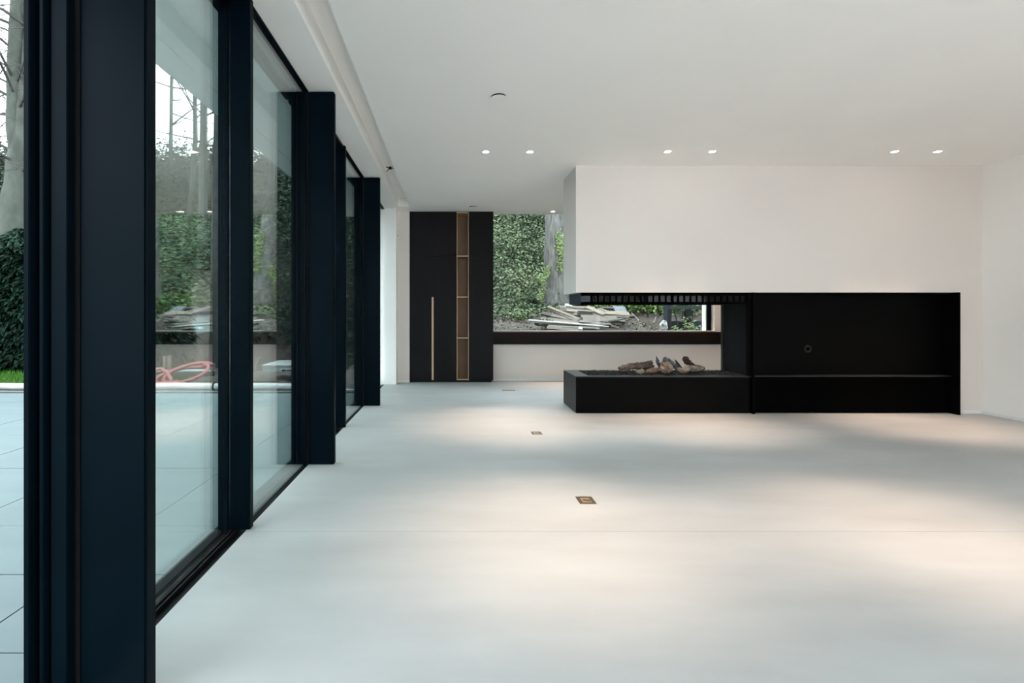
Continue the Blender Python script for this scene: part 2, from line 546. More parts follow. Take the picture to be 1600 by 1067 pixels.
# ------------------------------------------------------------------ fireplace
fp = thing('fireplace', (2.45, 5.93, 0), 'black steel see-through fireplace with open hearth under the white hood', 'fireplace')
HZ = .4285
hb = MB().box(1.433, 3.44, FY, FB, .012, HZ - .012, .002)
hb.build('hearth_box', M['black'], fp)
bx('lit_end_panel', 1.4305, 1.433, FY + .002, FB - .002, .012, HZ - .002, M['rim'], fp)  # paler skin on the left end; window light put into its colour
pl = MB().box(1.445, 3.44, FY + .02, FB - .02, 0, .012)
pl.build('plinth', M['black2'], fp)
# top plate as a frame around the gravel tray
tp = MB()
gx0, gx1, gy0, gy1 = 1.60, 3.44, FY + .075, FB - .075
tp.box(1.433, 3.465, FY, gy0, HZ - .012, HZ, .0015).box(1.433, 3.465, gy1, FB, HZ - .012, HZ, .0015)
tp.box(1.433, gx0, gy0, gy1, HZ - .012, HZ, .0015)
tp.build('top_plate', M['rim'], fp)
# gravel: small stones, one heap
ns = 2600
P = np.stack([RS.uniform(gx0 + .005, gx1 - .0, ns), RS.uniform(gy0 - .012, gy1 + .012, ns), HZ - .006 + np.abs(RS.normal(0, .007, ns))], 1)
base = np.array([[1, 0, 0], [0, 1, 0], [-1, 0, 0], [0, -1, 0], [0, 0, 1], [0, 0, -1]], float)
ang = RS.uniform(0, 6.28, ns)
S = RS.uniform(.005, .011, (ns, 1, 3))
ca, sa = np.cos(ang), np.sin(ang)
Q = base[None] * S
Qr = Q.copy()
Qr[:, :, 0] = Q[:, :, 0] * ca[:, None] - Q[:, :, 1] * sa[:, None]
Qr[:, :, 1] = Q[:, :, 0] * sa[:, None] + Q[:, :, 1] * ca[:, None]
OT = np.array([[0, 1, 4], [1, 2, 4], [2, 3, 4], [3, 0, 4], [1, 0, 5], [2, 1, 5], [3, 2, 5], [0, 3, 5]])
g = fast_mesh('gravel', P[:, None, :] + Qr, OT, M['gravel'], fp, 6)
tag(g, 'black gravel bed', kind='stuff')
# right wall of the fire chamber with vertical ribs
cw = MB().box(3.452, 3.475, FY + .001, FB - .03, HZ, 1.396)
cw.build('chamber_wall', M['chamber'], fp)
for k in range(26):
    y = FY + .075 + k * .0165
    bx('rib', 3.444, 3.452, y, y + .009, HZ, 1.37, M['chamber'], fp)
bx('front_post', 3.425, 3.475, FY - .0, FY + .05, HZ, 1.396, M['black'], fp)
bx('rear_post', 3.43, 3.475, FB - .075, FB - .03, HZ, 1.396, M['rim'], fp)
# frame hanging in the hood: rails with a slotted guard between them
fx0, fx1 = 1.497, 3.45
for (ya, yb) in ((FY + .01, FY + .03), (FB - .05, FB - .03)):
    bx('upper_rail', fx0, fx1, ya, yb, 1.360, 1.396, M['black2'], fp)
    bx('lower_rail', fx0, fx1, ya, yb, 1.262, 1.289, M['black2'], fp)
    bx('smoked_glass', fx0 + .1, fx1, ya + .007, yb - .007, 1.289, 1.360, M['smoked'], fp)
bars = 0
for k in range(26):
    x = fx0 + .11 + k * .0715
    if x + .03 < fx1:
        bx('guard_bar', x, x + .022, FY + .012, FY + .028, 1.287, 1.362, M['black2'], fp)
bx('guard_end', fx0, fx0 + .10, FY + .01, FY + .03, 1.262, 1.39, M['navy'], fp)
bx('guard_end', fx0, fx0 + .02, FY + .03, FB - .05, 1.262, 1.39, M['navy'], fp)

# media niche to the right: jambs, back panel, drawer
mn = thing('media_niche', (4.63, 5.6, 0), 'black steel lined television niche with low drawer, built into the white wall', 'niche')
bx('divider', 3.457, 3.480, FY - .035, FY + .14, 0, 1.396, M['black'], mn, .001)
bx('side_jamb', 5.765, 5.785, FY - .085, FY + .14, 0, 1.396, M['black'], mn, .001)
bx('top_plate', 3.48, 5.765, FY - .002, FY + .14, 1.378, 1.396, M['black'], mn)
bp = bx('back_panel', 3.48, 5.765, FY + .115, FY + .14, .435, 1.378, M['black'], mn)
cg = MB()
gz = EYE - (545 - 489) * 5.745 / F; gx = (1262 - 706) * 5.745 / F
ring = MB()
bmr = bmesh.new()
n = 24
ring.disc_ring((0, 0), .026, .044, 0, .006, n)
ring.v = [(gx + a, FY + .115 - c, gz + b) for a, b, c in ring.v]
bmr.free()
ring.build('cable_grommet', M['rim'], bp)
plug = MB(); plug.disc_ring((0, 0), 0, .026, 0, .002, n)
plug.v = [(gx + a, FY + .115 - c, gz + b) for a, b, c in plug.v]
plug.build('cable_hole', M['black2'], bp)
bx('drawer_front', 3.484, 5.762, FY - .0, FY + .02, .022, .424, M['black2'], mn, .0015)
bx('drawer_top', 3.48, 5.765, FY - .004, FY + .115, .424, .436, M['rim'], mn, .0015)
bx('plinth', 3.484, 5.762, FY + .05, FY + .13, 0, .03, M['black2'], mn)

# ------------------------------------------------------------------ logs on the gravel
def log(pts, radii, m, label, squash=0.75, wob=0.5, seed=0, n=12, group='logs in the fireplace'):
    P = [Vector(p) for p in pts]
    fine, rr = [], []
    for i in range(len(P) - 1):
        for k in range(5):
            t = k / 5
            fine.append(P[i].lerp(P[i + 1], t)); rr.append(radii[i] * (1 - t) + radii[i + 1] * t)
    fine.append(P[-1]); rr.append(radii[-1])
    b = MB().tube(fine, rr, n, cap=False, squash=squash, wob=wob * 1.25, seed=seed, wfreq=0.8)
    for first in (True, False):                       # ragged, broken ends
        k0 = 0 if first else len(b.v) - n - (0 if first else n + 1)
        k0 = 0 if first else (len(fine) - 1) * n
        c = fine[0] if first else fine[-1]
        ax = (fine[0] - fine[1]).normalized() if first else (fine[-1] - fine[-2]).normalized()
        ib = len(b.v)
        for k in range(n):
            p = Vector(b.v[k0 + k])
            b.v.append(tuple(c.lerp(p, .62) + ax * (.010 + .022 * mnoise.noise(p * 60))))
        b.v.append(tuple(c + ax * .004))
        for k in range(n):
            k2 = (k + 1) % n
            b.f.append((k0 + k, k0 + k2, ib + k2, ib + k))
            b.f.append((ib + k, ib + k2, ib + n))
    # close with slightly domed, ragged ends
    o = b.build('log', m)
    return tag(o, label, 'log', group)
LY = 5.93
def lp(x, y, Y=LY):
    return at(x, y, Y)
log([lp(969, 577, 5.90), lp(985, 572, 5.92), lp(1000, 571, 5.95), lp(1017, 567, 5.98)], [.044, .054, .056, .046], M['log_brown'],
    'long flat brown log leaning low at the left end of the fire bed', .7, .5, 1)
log([lp(1003, 565.5, 5.97), lp(1005, 563, 5.975)], [.02, .007], M['log_brown'], 'small knot of bark sitting on the long left log', .8, .3, 2) if False else None
log([lp(1020, 572, 6.0), lp(1008, 577, 5.98), lp(1000, 580, 5.96)], [.026, .034, .026], M['log_dark'],
    'burnt dark log tucked under the long left log', .8, .5, 3)
log([lp(995, 581.5, 5.80), lp(1004, 580, 5.83)], [.024, .028], M['log_pale'], 'small pale stub of wood in front of the left log', .9, .5, 4)
log([lp(1010, 581, 5.79), lp(1018, 579, 5.80), lp(1027, 576.5, 5.84)], [.024, .034, .028], M['log_brown'],
    'short speckled log lying at front between the left and round logs', .8, .6, 5)
log([lp(1033, 575, 5.95), lp(1028, 567, 5.96), lp(1026, 558, 5.98)], [.034, .028, .007], M['log_blue'],
    'pointed ash blue splinter of wood standing upright in the pile', .7, .5, 6)
log([lp(1040, 575, 5.72), lp(1041, 573.5, 5.82), lp(1039, 570, 5.98)], [.064, .068, .054], M['log_brown'],
    'thick round log with its brown cut end facing the room', .95, .35, 7)
log([lp(1038, 560.5, 5.90), lp(1047, 566, 5.89), lp(1056, 573, 5.87), lp(1061, 579, 5.85)], [.036, .042, .042, .024], M['log_blue'],
    'ash blue charred log slanting down over the round log', .72, .4, 8)
log([lp(1056, 563, 6.0), lp(1060, 571, 5.97), lp(1066, 578, 5.95)], [.008, .026, .03], M['log_dark'],
    'thin dark splinter poking up behind the slanting blue log', .7, .4, 9)
log([lp(1060, 577, 5.84), lp(1068, 580, 5.80), lp(1074, 575, 5.84), lp(1084, 575, 5.88), lp(1096, 574.5, 5.92)], [.03, .036, .04, .042, .036],
    M['log_pale'], 'pale forked split log lying at the right end of the fire bed', .85, .4, 10)
log([lp(1070, 559.5, 5.93), lp(1075, 566, 5.96), lp(1083, 572, 5.99), lp(1099, 576, 6.02)], [.036, .042, .032, .028], M['log_dark'],
    'dark burnt log with a raised round head, behind the pale forked log', .85, .4, 11)

# ------------------------------------------------------------------ tall cabinet
CY = 8.16
tcab = thing('tall_cabinet', (0, 8.36, 0), 'floor to ceiling dark stained oak cupboard with a narrow brass lined niche', 'cabinet')
bx('carcass', -0.705, 0.083, CY + .022, 8.56, .03, CEIL - .002, M['veneer'], tcab)
bx('carcass', 0.281, 0.690, CY + .022, 8.56, .03, CEIL - .002, M['veneer'], tcab)
bx('plinth', -0.705, 0.665, CY + .03, 8.5, 0, .03, M['rubber'], tcab)
ZS = 2.113
cols = ((-0.705, -0.3125), (-0.3095, 0.083), (0.281, 0.694))
for i, (a, b) in enumerate(cols):
    bx('door', a, b, CY, CY + .020, ZS + .002, CEIL - .004, M['veneer'], tcab, .001)
    d = bx('door', a, b, CY, CY + .020, .036, ZS - .002, M['veneer'], tcab, .001)
    if i == 0:
        bx('handle', -0.336, -0.305, CY - .022, CY - .001, .042, 1.425, M['brass'], d, .002)
nb = MB()
nb.box(0.083, 0.281, CY + .30, CY + .32, .036, CEIL - .004)
nb.build('niche_back', M['brass_in'], tcab)
ni = MB()
ni.box(0.0905, 0.0925, CY + .01, CY + .30, .05, CEIL - .02).box(0.2715, 0.2735, CY + .01, CY + .30, .05, CEIL - .02)
ni.build('niche_lining', M['brass_in'], tcab)
nf = MB()
nf.box(0.083, 0.0905, CY - .004, CY + .30, .036, CEIL - .004).box(0.2735, 0.281, CY - .004, CY + .30, .036, CEIL - .004)
nf.build('niche_frame', M['brass'], tcab)
for z in (.045, .742, 1.428, 2.113, CEIL - .02):
    bx('shelf', 0.0905, 0.2735, CY - .003, CY + .30, z - .007, z + .007, M['brass'], tcab)

# ------------------------------------------------------------------ ledge under the back window
ld = thing('window_ledge', (3.4, 8.27, .63), 'long dark brown ledge running under the back window to the cabinet', 'ledge')
bx('ledge_board', 0.695, 6.10, 8.20, YB - .001, .725, .838, M['ledge'], ld, .002)
bx('shadow_board', 0.70, 6.10, 8.225, YB - .001, .630, .725, M['rubber'], ld)  # black board set back; shade under the ledge put into its colour

# ------------------------------------------------------------------ ceiling lamps
def lamp(x, y, label, power=LAMP, size=46, blend=1.0):
    t = thing('ceiling_spotlight', (x, y, CEIL), label, 'lamp', 'recessed ceiling spots')
    MB().disc_ring((x, y), .033, .042, CEIL - .004, CEIL + .0005).build('trim_ring', M['lampring'], t)
    MB().disc_ring((x, y), 0, .033, CEIL - .0025, CEIL - .0005).build('lens', M['lamp'], t)
    L = bpy.data.lights.new('spot_light', 'SPOT')
    L.energy = power
    L.color = (1.0, 0.73, 0.55)
    L.spot_size = math.radians(size)
    L.spot_blend = blend
    L.shadow_soft_size = .03
    o = bpy.data.objects.new('spot_light', L)
    COL.objects.link(o)
    o.parent = t
    o.location = (0, 0, -.012)
lamps = [
    (.3575, 5.14, 'glowing ceiling spot nearest the glass front, first of the far row'),
    (.823, 5.14, 'glowing ceiling spot second from the glass front, left of the hood corner'),
    (2.27, 5.13, 'small ceiling spot above the open hearth, its twin close on the right'),
    (2.74, 5.13, 'small ceiling spot above the right end of the hearth, third gap along'),
    (4.66, 5.13, 'small ceiling spot above the television niche, second from the right wall'),
    (5.11, 5.13, 'ceiling spot nearest the right wall'),
    (1.69, 8.17, 'ceiling spot close to the back window, half hidden by the white hood'),
]
for x, y, l in lamps:
    lamp(x, y, l)
rowname = {2.58: 'row over the middle of the floor', 0.03: 'row added for light above the camera', -2.5: 'rearmost row, added for light'}
ordn = ['first', 'second', 'third', 'fourth', 'fifth', 'sixth']
for y in (2.58, 0.03, -2.5):  # rows above and behind the camera are added to brighten the room
    for i, x in enumerate((.3575, .823, 2.27, 2.74, 4.66, 5.11)):
        lamp(x, y, f'ceiling spot out of view, {ordn[i]} from the glass, {rowname[y]}')
for i, x in enumerate((2.16, 3.9, 4.37)):
    lamp(x, 8.0 if i else 8.17, f'ceiling spot behind the hood by the back window, {ordn[i + 1]} from the cabinet')

# ventilation valves in the ceiling
def vent(x, y, label):
    t = thing('ceiling_vent', (x, y, CEIL), label, 'vent', 'round ceiling vents')
    MB().disc_ring((x, y), 0, .058, CEIL - .012, CEIL + .0005).build('collar', M['rubber'], t)
    MB().disc_ring((x, y), 0, .061, CEIL - .0155, CEIL - .012).build('cover_disc', M['plaster'], t)
vent((779 - 706) * 3.83 / F, 3.83, 'round white ceiling vent with a dark gap, the nearer and larger of two')
vent((739 - 706) * 7.80 / F, 7.80, 'small round ceiling vent just in front of the tall cabinet')

# cable ends sticking out of the curtain recess
cb = thing('cable_stub', (-.80, 6.18, CEIL + .13), 'loose black cable ends dangling from the curtain recess in the ceiling', 'cable')
c1 = Vector((-.785, 6.17, CEIL + .125))
MB().tube([c1 + Vector((-.004, 0, .025)), c1 + Vector((.003, 0, .01)), c1 + Vector((.02, 0, -.004))], [.011, .014, .011], 6).build('sleeve', M['rubber'], cb)
for d in ((-.045, 0, -.035), (.05, 0, .004), (-.05, 0, .022), (.04, .0, .026)):
    MB().tube([c1, c1 + Vector(d) * .6 + Vector((0, 0, .004)), c1 + Vector(d)], [.006, .005, .004], 5).build('wire', M['rubber'], cb)

# round thermostat on the wall beside the cabinet
th = thing('wall_dial', (-.888, 8.14, 1.97), 'round pale wall dial half hidden behind the white pier', 'dial')
zc = EYE + (489 - 368) * 8.15 / F
def wall_disc(name, r0, r1, d0, d1, m):
    q = MB().disc_ring((0, 0), r0, r1, d0, d1, 24)
    q.v = [(-.900 + a, 8.15 - c, zc + b) for a, b, c in q.v]
    q.build(name, m, th, smooth=False)
wall_disc('back_plate', 0, .075, 0, .012, M['plaster_warm'])
wall_disc('rim', .066, .075, .012, .018, M['lampring'])
wall_disc('button', 0, .018, .012, .02, M['sealgrey'])

# floor sockets
def outlet(x, y, wx, wy, label):
    t = thing('floor_socket', (x, y, 0), label, 'socket', 'bronze floor sockets')
    a = MB()
    e = .016
    a.box(x - wx / 2, x + wx / 2, y - wy / 2, y - wy / 2 + e, 0, .002).box(x - wx / 2, x + wx / 2, y + wy / 2 - e, y + wy / 2, 0, .002)
    a.box(x - wx / 2, x - wx / 2 + e, y - wy / 2 + e, y + wy / 2 - e, 0, .002).box(x + wx / 2 - e, x + wx / 2, y - wy / 2 + e, y + wy / 2 - e, 0, .002)
    a.build('frame', M['outlet'], t)
    bx('well', x - wx / 2 + e, x + wx / 2 - e, y - wy / 2 + e, y + wy / 2 - e, -.0005, .0007, M['outlet_in'], t)
    bx('lid', x - wx / 2 + e + .007, x + wx / 2 - e - .007, y - wy / 2 + e + .007, y + wy / 2 - e - .007, .0007, .0022, M['outlet_lid'], t)
    lidz = MB()
    lidz.v = [(x - wx * .2, y - wy * .05, .0023), (x + wx * .22, y - wy * .22, .0023), (x + wx * .25, y + .0, .0023), (x - wx * .12, y + wy * .12, .0023)]
    lidz.v += [(a_, b_, .0034) for a_, b_, _ in lidz.v]
    lidz.f = [(3, 2, 1, 0), (4, 5, 6, 7), (0, 1, 5, 4), (1, 2, 6, 5), (2, 3, 7, 6), (3, 0, 4, 7)]
    lidz.build('lid_reflection', M['outlet'], t)  # reflection on the lid shaped as a slanted raised plate
outlet((916 - 706) * 3.01 / F, 3.02, .102, .118, 'square bronze floor socket with pale lid, nearest to the camera')
outlet((838 - 706) * 4.72 / F, 4.71, .098, .11, 'square bronze floor socket in front of the hearth corner')
outlet((795 - 706) * 7.3 / F, 7.32, .19, .10, 'flat bronze floor socket far back before the cabinet and ledge')

# ------------------------------------------------------------------ terrace
ter = struct(empty('floor_terrace', (-4, 2, 0)))
bx('mortar_bed', -9.4, -1.272, -4.6, 7.05, -.10, -.006, M['grout'], ter)
xs = [-1.272] + [-1.694 - i for i in range(8)]
ys = [-4.335 + i for i in range(6)] + [1.665, 2.163, 2.66, 3.645, 4.635, 5.63, 6.35, 7.05]
G = .003
for i in range(len(xs) - 1):
    for j in range(len(ys) - 1):
        dz = R.uniform(-.0008, .0008)
        bx('paving_tile', xs[i + 1] + G, xs[i] - G, ys[j] + G, ys[j + 1] - G, -.006, dz, M['tile'], ter)
# drain slot and pale kerb pipe at the terrace edge
bx('drain_slot', -9.4, -1.3, 7.05, 7.13, -.10, -.02, M['rubber'], ter)
bx('kerb', -9.4, -1.3, 7.13, 7.26, -.10, .005, M['grout'], ter)
kp = thing('edge_pipe', (-5.2, 7.34, .0), 'long white wrapped pipe lying along the far edge of the terrace', 'pipe')
pts = [(-9.3 + k * .27, 7.36 + R.uniform(-.004, .004), .052 + R.uniform(-.004, .004)) for k in range(30)]
MB().tube(pts, .052, 12, wob=.10).build('pipe', M['whitepipe'], kp, smooth=True)
for x in (-8.2, -7.05, -6.15, -4.9, -3.6):
    MB().tube([(x, 7.36, .052), (x + .03, 7.36, .052)], .058, 12).build('tie', M['rubber'], kp)

# ------------------------------------------------------------------ ground and hillside
def smooth(a, b, x):
    t = np.clip((x - a) / (b - a), 0, 1)
    return t * t * (3 - 2 * t)
def ground(x, y):
    x = np.asarray(x, float); y = np.asarray(y, float)
    back = .69 + .13 * np.clip(y - 8.7, 0, 4.9) + .95 * np.clip(y - 13.6, 0, 7.5)
    left = .0 + .05 * np.clip(y - 8.2, 0, 3) + .20 * np.clip(y - 11.0, 0, 3) + .95 * np.clip(y - 14.0, 0, 7.5)
    t = smooth(-2.4, -.6, x)
    z = left * (1 - t) + back * t
    dip = smooth(-6.6, -5.6, x) * (1 - smooth(-2.6, -1.9, x)) * smooth(9.9, 11.0, y) * (1 - smooth(15.0, 17.5, y))
    q = x / np.maximum(y, 1)
    dip2 = smooth(-.48, -.43, q) * (1 - smooth(-.26, -.2, q)) * smooth(8.3, 9.3, y) * (1 - smooth(15.0, 17.5, y))
    dip = np.maximum(dip, dip2)
    z = z * (1 - dip) - 1.0 * dip
    pit = smooth(4.15, 4.5, x) * smooth(8.4, 8.8, y) * (1 - smooth(11.7, 12.3, y))
    z = z * (1 - pit) + (-.25) * pit
    return z
gn = MB()
nx, ny = 150, 80
gxs = np.linspace(-26, 14, nx); gys = np.linspace(7.27, 27, ny)
for j in range(ny):
    for i in range(nx):
        x, y = gxs[i], gys[j]
        if -2.2 < x and y < 8.62 and False:
            pass
        z = float(ground(x, max(y, 8.62) if x > -1.3 else y)) + .05 * mnoise.noise(Vector((x * 1.3, y * 1.3, 0)))
        if y > 13:
            z += .28 * mnoise.noise(Vector((x * .6, y * .6, 5)))
        gn.v.append((x, y, z - .02))
for j in range(ny - 1):
    for i in range(nx - 1):
        x = (gxs[i] + gxs[i + 1]) / 2; y = gys[j]
        if x > -1.45 and y < 8.45:
            continue
        gn.f.append((j * nx + i, j * nx + i + 1, (j + 1) * nx + i + 1, (j + 1) * nx + i))
gob = struct(gn.build('ground', M['soil'], smooth=True))
# side ground beyond the terrace
struct(bx('ground_side', -30, -9.4, -8, 7.27, -.2, -.03, M['soil']))

def bank_leaves(name, x0, x1, y0, y1, n, size, m, label, spread=.22, ymin_p=0.0):
    x = RS.uniform(x0, x1, n); y = RS.uniform(y0, y1, n)
    clear = (x > -8.4) & (x < -3.4) & (y < 15.9)
    x, y = x[~clear], y[~clear]; n = len(x)
    lump = np.array([mnoise.noise(Vector((a * .9, b * .9, 3))) for a, b in zip(x[:2000], y[:2000])])
    z = ground(x, y)
    ph = np.sin(x * 2.3 + 1.3 * np.sin(y * 1.7)) * np.cos(y * 2.9 + np.sin(x * 1.1) * 2)
    h = np.abs(RS.normal(0, spread, n)) + .20 * (ph > .1) * RS.uniform(0, 1, n)
    nrm = np.stack([np.zeros(n), np.full(n, -.69), np.full(n, .72)], 1)
    P = np.stack([x, y, z], 1) + nrm * h[:, None]
    N = nrm * .9 + RS.normal(0, .55, (n, 3)) + np.array([0, 0, .35])
    s = RS.uniform(.6, 1.35, n) * size
    o = fast_mesh(name, leaf_verts(P, N, s), LEAF_T, m)
    return tag(o, label, 'ivy', kind='stuff')
bank_leaves('ivy', -1.6, 9.5, 13.3, 19.5, 120000, .075, M['ivy'], 'green ivy covering the steep bank behind the back window')
bank_leaves('hillside_foliage', -25, -1.5, 13.6, 22, 110000, .13, M['darkleaf'], 'dark green undergrowth on the hillside beyond the terrace', spread=.5)
# leaf litter on the flatter ground behind the window
def flat_leaves(name, x0, x1, y0, y1, n, size, m, label, cat, h=.02, tilt=.35):
    x = RS.uniform(x0, x1, n); y = RS.uniform(y0, y1, n)
    keep = ~((x > 4.1) & (y < 12.2)) & ~((x > 1.7) & (x < 3.3) & (y > 9.35) & (y < 11.3))
    x, y = x[keep], y[keep]; n = len(x)
    P = np.stack([x, y, ground(x, y) + RS.uniform(0, h, n) + .01], 1)
    N = np.array([0, 0, 1.]) + RS.normal(0, tilt, (n, 3))
    o = fast_mesh(name, leaf_verts(P, N, RS.uniform(.6, 1.3, n) * size), LEAF_T, m)
    return tag(o, label, cat, kind='stuff')
flat_leaves('leaf_litter', -1.0, 6.5, 9.0, 13.9, 8000, .05, M['litter'], 'brown dead leaves strewn on the soil outside the back window', 'leaves', .04)
flat_leaves('low_weeds', -.8, 3.2, 10.8, 13.7, 5000, .075, M['ivy'], 'patchy green weeds at the foot of the ivy bank', 'weeds', .16, .7)
flat_leaves('ground_ivy', 3.6, 6.3, 11.6, 13.8, 6500, .09, M['shrub'], 'bright green creeper between the wood pile and the digger', 'creeper', .38, .7)

# grass strip in front of the hedge
ng = 9000
x = RS.uniform(-12.5, -4.6, ng); y = RS.uniform(7.9, 9.35, ng) * 1.0; y = np.where(x > -5.8, np.minimum(y, 7.9 + (y - 7.9) * .55), y)
z = ground(x, y) - .02
hgt = RS.uniform(.04, .10, ng)
V = np.empty((ng, 3, 3))
dx = RS.normal(0, .012, ng); dy = RS.normal(0, .02, ng)
wd = .009
V[:, 0] = np.stack([x - wd, y, z], 1); V[:, 1] = np.stack([x + wd, y, z], 1)
V[:, 2] = np.stack([x + dx, y + dy, z + hgt], 1)
gr = fast_mesh('grass', V, np.array([[0, 1, 2]]), M['grassblade'], None, 3)
tag(gr, 'strip of short bright green grass in front of the conifer hedge', 'grass', kind='stuff')

# ------------------------------------------------------------------ conifers of the hedge
def make_conifer(x, y, label, h=2.75, r=.78):
    z0 = float(ground(x, y)) - .02
    t = thing('conifer', (x, y, z0), label, 'conifer', 'conifers of the hedge')
    MB().tube([(x, y, z0), (x, y, z0 + h * .5), (x, y, z0 + h * .93)], [.06, .045, .01], 7).build('trunk', M['twig'], t)
    n = 15000
    u = RS.uniform(0, 1, n) ** .9
    a = RS.uniform(0, 2 * math.pi, n)
    prof = np.where(u < .82, 1.0 - .10 * u, (1 - u) / .18 * .75 + .18)
    lump = 1 + .16 * np.sin(a * 5 + u * 17) * np.cos(u * 23 + a * 2)
    rad = r * prof * lump * (1 - .35 * RS.uniform(0, 1, n) ** 2)
    P = np.stack([x + rad * np.cos(a), y + rad * np.sin(a), z0 + .03 + u * h], 1)
    out = np.stack([np.cos(a), np.sin(a), np.full(n, -.35)], 1) + RS.normal(0, .35, (n, 3))
    out /= np.linalg.norm(out, axis=1, keepdims=True)
    side = np.cross(out, np.array([0, 0, 1.]) + RS.normal(0, .5, (n, 3)))
    side /= np.linalg.norm(side, axis=1, keepdims=True)
    L = RS.uniform(.07, .15, n)[:, None]
    V = np.empty((n, 4, 3))
    V[:, 0] = P - out * L * .3
    V[:, 1] = P + side * L * .22
    V[:, 2] = P + out * L * .75 - np.array([0, 0, 1.]) * L * .25
    V[:, 3] = P - side * L * .22
    o = fast_mesh('foliage', V, LEAF_T, M['conifer'], t)
    tag(o, kind='stuff')
    return t
con = make_conifer(-8.55, 9.8, 'dark green hedge conifer right of the beech trunk, beside the open door')
con_l = ['dark green hedge conifer below the beech trunk at the edge of the view', 'dark green hedge conifer hidden beyond the left edge of the view',
         'dark green hedge conifer hidden behind the wide steel fin', 'dark green hedge conifer seen through the first glass pane',
         'dark green conifer ending the hedge, seen through the first glass pane']
con_x = [-9.65, -10.75, -7.6, -6.8, -6.08]
for i in range(5):
    c = copy_tree(con)
    c.location = (con_x[i], 9.8 + R.uniform(-.08, .08), con.location.z)
    c['label'] = con_l[i]

# ------------------------------------------------------------------ trees
def branches(mb, p, d, length, rad, depth, rnd, n=5):
    segs = 4 if depth > 1 else 3
    pts = [p]; cur = p.copy(); dd = d.normalized()
    for k in range(segs):
        dd = (dd + Vector((rnd.gauss(0, .16), rnd.gauss(0, .16), rnd.gauss(.03, .12)))).normalized()
        cur = cur + dd * (length / segs)
        pts.append(cur.copy())
    rr = [rad * (1 - .75 * k / segs) for k in range(segs + 1)]
    mb.tube(pts, rr, n if depth > 1 else 3, cap=False)
    if depth <= 0:
        return
    for k in range(3 if depth > 1 else 4):
        t = rnd.uniform(.3, 1.0)
        i = min(int(t * segs), segs - 1)
        q = pts[i].lerp(pts[i + 1], t * segs - i)
        nd = (dd + Vector((rnd.gauss(0, .75), rnd.gauss(0, .75), rnd.gauss(.15, .5)))).normalized()
        branches(mb, q, nd, length * rnd.uniform(.45, .68), max(rr[i] * .55, .006), depth - 1, rnd, max(4, n - 1))

def tree(stems, label, bark, nbr=10, seed=1, hmin=2.4, blen=2.6, depth=3, brad=.035, name='tree'):
    """stems: list of (points, radii); first one touches the ground"""
    base = Vector(stems[0][0][0])
    t = thing(name, base, label, 'tree', 'bare trees outside')
    rnd = random.Random(seed)
    tops = MB()
    for si, (pts, radii) in enumerate(stems):
        fine, rr = [], []
        P = [Vector(p) for p in pts]
        for i in range(len(P) - 1):
            for k in range(4):
                u = k / 4
                fine.append(P[i].lerp(P[i + 1], u)); rr.append(radii[i] * (1 - u) + radii[i + 1] * u)
        fine.append(P[-1]); rr.append(radii[-1])
        MB().tube(fine, rr, 16, wob=.16, seed=seed + si).build('trunk', bark, t, smooth=True)
        for _ in range(nbr):
            u = rnd.uniform(.25, .98)
            i = int(u * (len(fine) - 1))
            p = fine[i]
            if p.z - base.z < hmin:
                continue
            a = rnd.uniform(0, 2 * math.pi)
            d = Vector((math.cos(a), math.sin(a), rnd.uniform(.1, .8)))
            branches(tops, p, d, blen * rnd.uniform(.6, 1.1), brad * rnd.uniform(.6, 1.2), depth, rnd)
    if tops.v:
        tops.build('branches', M['twig'], t)
    return t

def gz_(p):
    return Vector((p.x, p.y, float(ground(p.x, p.y)) - .05))
k = 11.5 / F
B = [at(27, 375, 11.5), at(29, 320, 11.5), at(34, 260, 11.5), at(42, 190, 11.5), at(50, 100, 11.5), at(60, 0, 11.5)]
tree([([gz_(at(27, 375, 11.5))] + B + [at(82, -220, 11.5), at(90, -420, 11.6)], [30 * k, 23 * k, 21 * k, 18.5 * k, 15.5 * k, 13 * k, 11.5 * k, 9 * k, 4 * k]),
      ([at(30, 290, 11.5), at(26, 200, 11.45), at(25, 110, 11.45), at(32, 0, 11.45), at(36, -200, 11.5), at(20, -420, 11.6)],
       [12 * k, 12 * k, 11.5 * k, 12 * k, 9 * k, 4 * k])],
     'big grey beech with a forked double trunk above the hedge, seen through the open door', M['beech'], 22, 3, hmin=3.2)
def simple_tree(px, Y, rad, label, seed, lean=0, h=11, bark='beech', nbr=12, bend=0.0, zb=None, depth=3, blen=2.6):
    b = gz_(at(px, 489, Y))
    pts = [b]; rr = [rad * 1.25]
    for i in range(1, 7):
        f = i / 6
        pts.append(b + Vector((lean * f * h * .1 + bend * math.sin(f * 5), 0, f * h)))
        rr.append(rad * (1 - .75 * f))
    return tree([(pts, rr)], label, M[bark], nbr, seed, depth=depth, blen=blen)
simple_tree(266, 19, .085, 'slim bare tree on the hillside, first tree in the near glass pane', 11, lean=.12, h=12, nbr=30)
simple_tree(290, 17, .105, 'crooked bare tree with a curved trunk on the hillside', 12, lean=.35, h=11, bend=.22, nbr=30)
simple_tree(316, 16, .16, 'straight grey tree on the hillside beside the crooked one', 13, lean=.1, h=12, nbr=26)
simple_tree(337, 12, .17, 'dark ivy-grown trunk just left of the mid bay frame', 14, lean=.05, h=9, bark='twig', nbr=5)
simple_tree(-30, 18, .16, 'slim bare tree left of the forked beech', 15, lean=.3, h=12, nbr=34)
simple_tree(72, 20, .15, 'slim bare tree right behind the forked beech', 16, lean=-.1, h=12, nbr=30)
simple_tree(190, 21, .18, 'bare tree high on the hill behind the wide steel fin', 17, h=11)
simple_tree(425, 18, .18, 'dark bare tree in the second glass pane', 18, lean=.3, h=10, bark='twig')
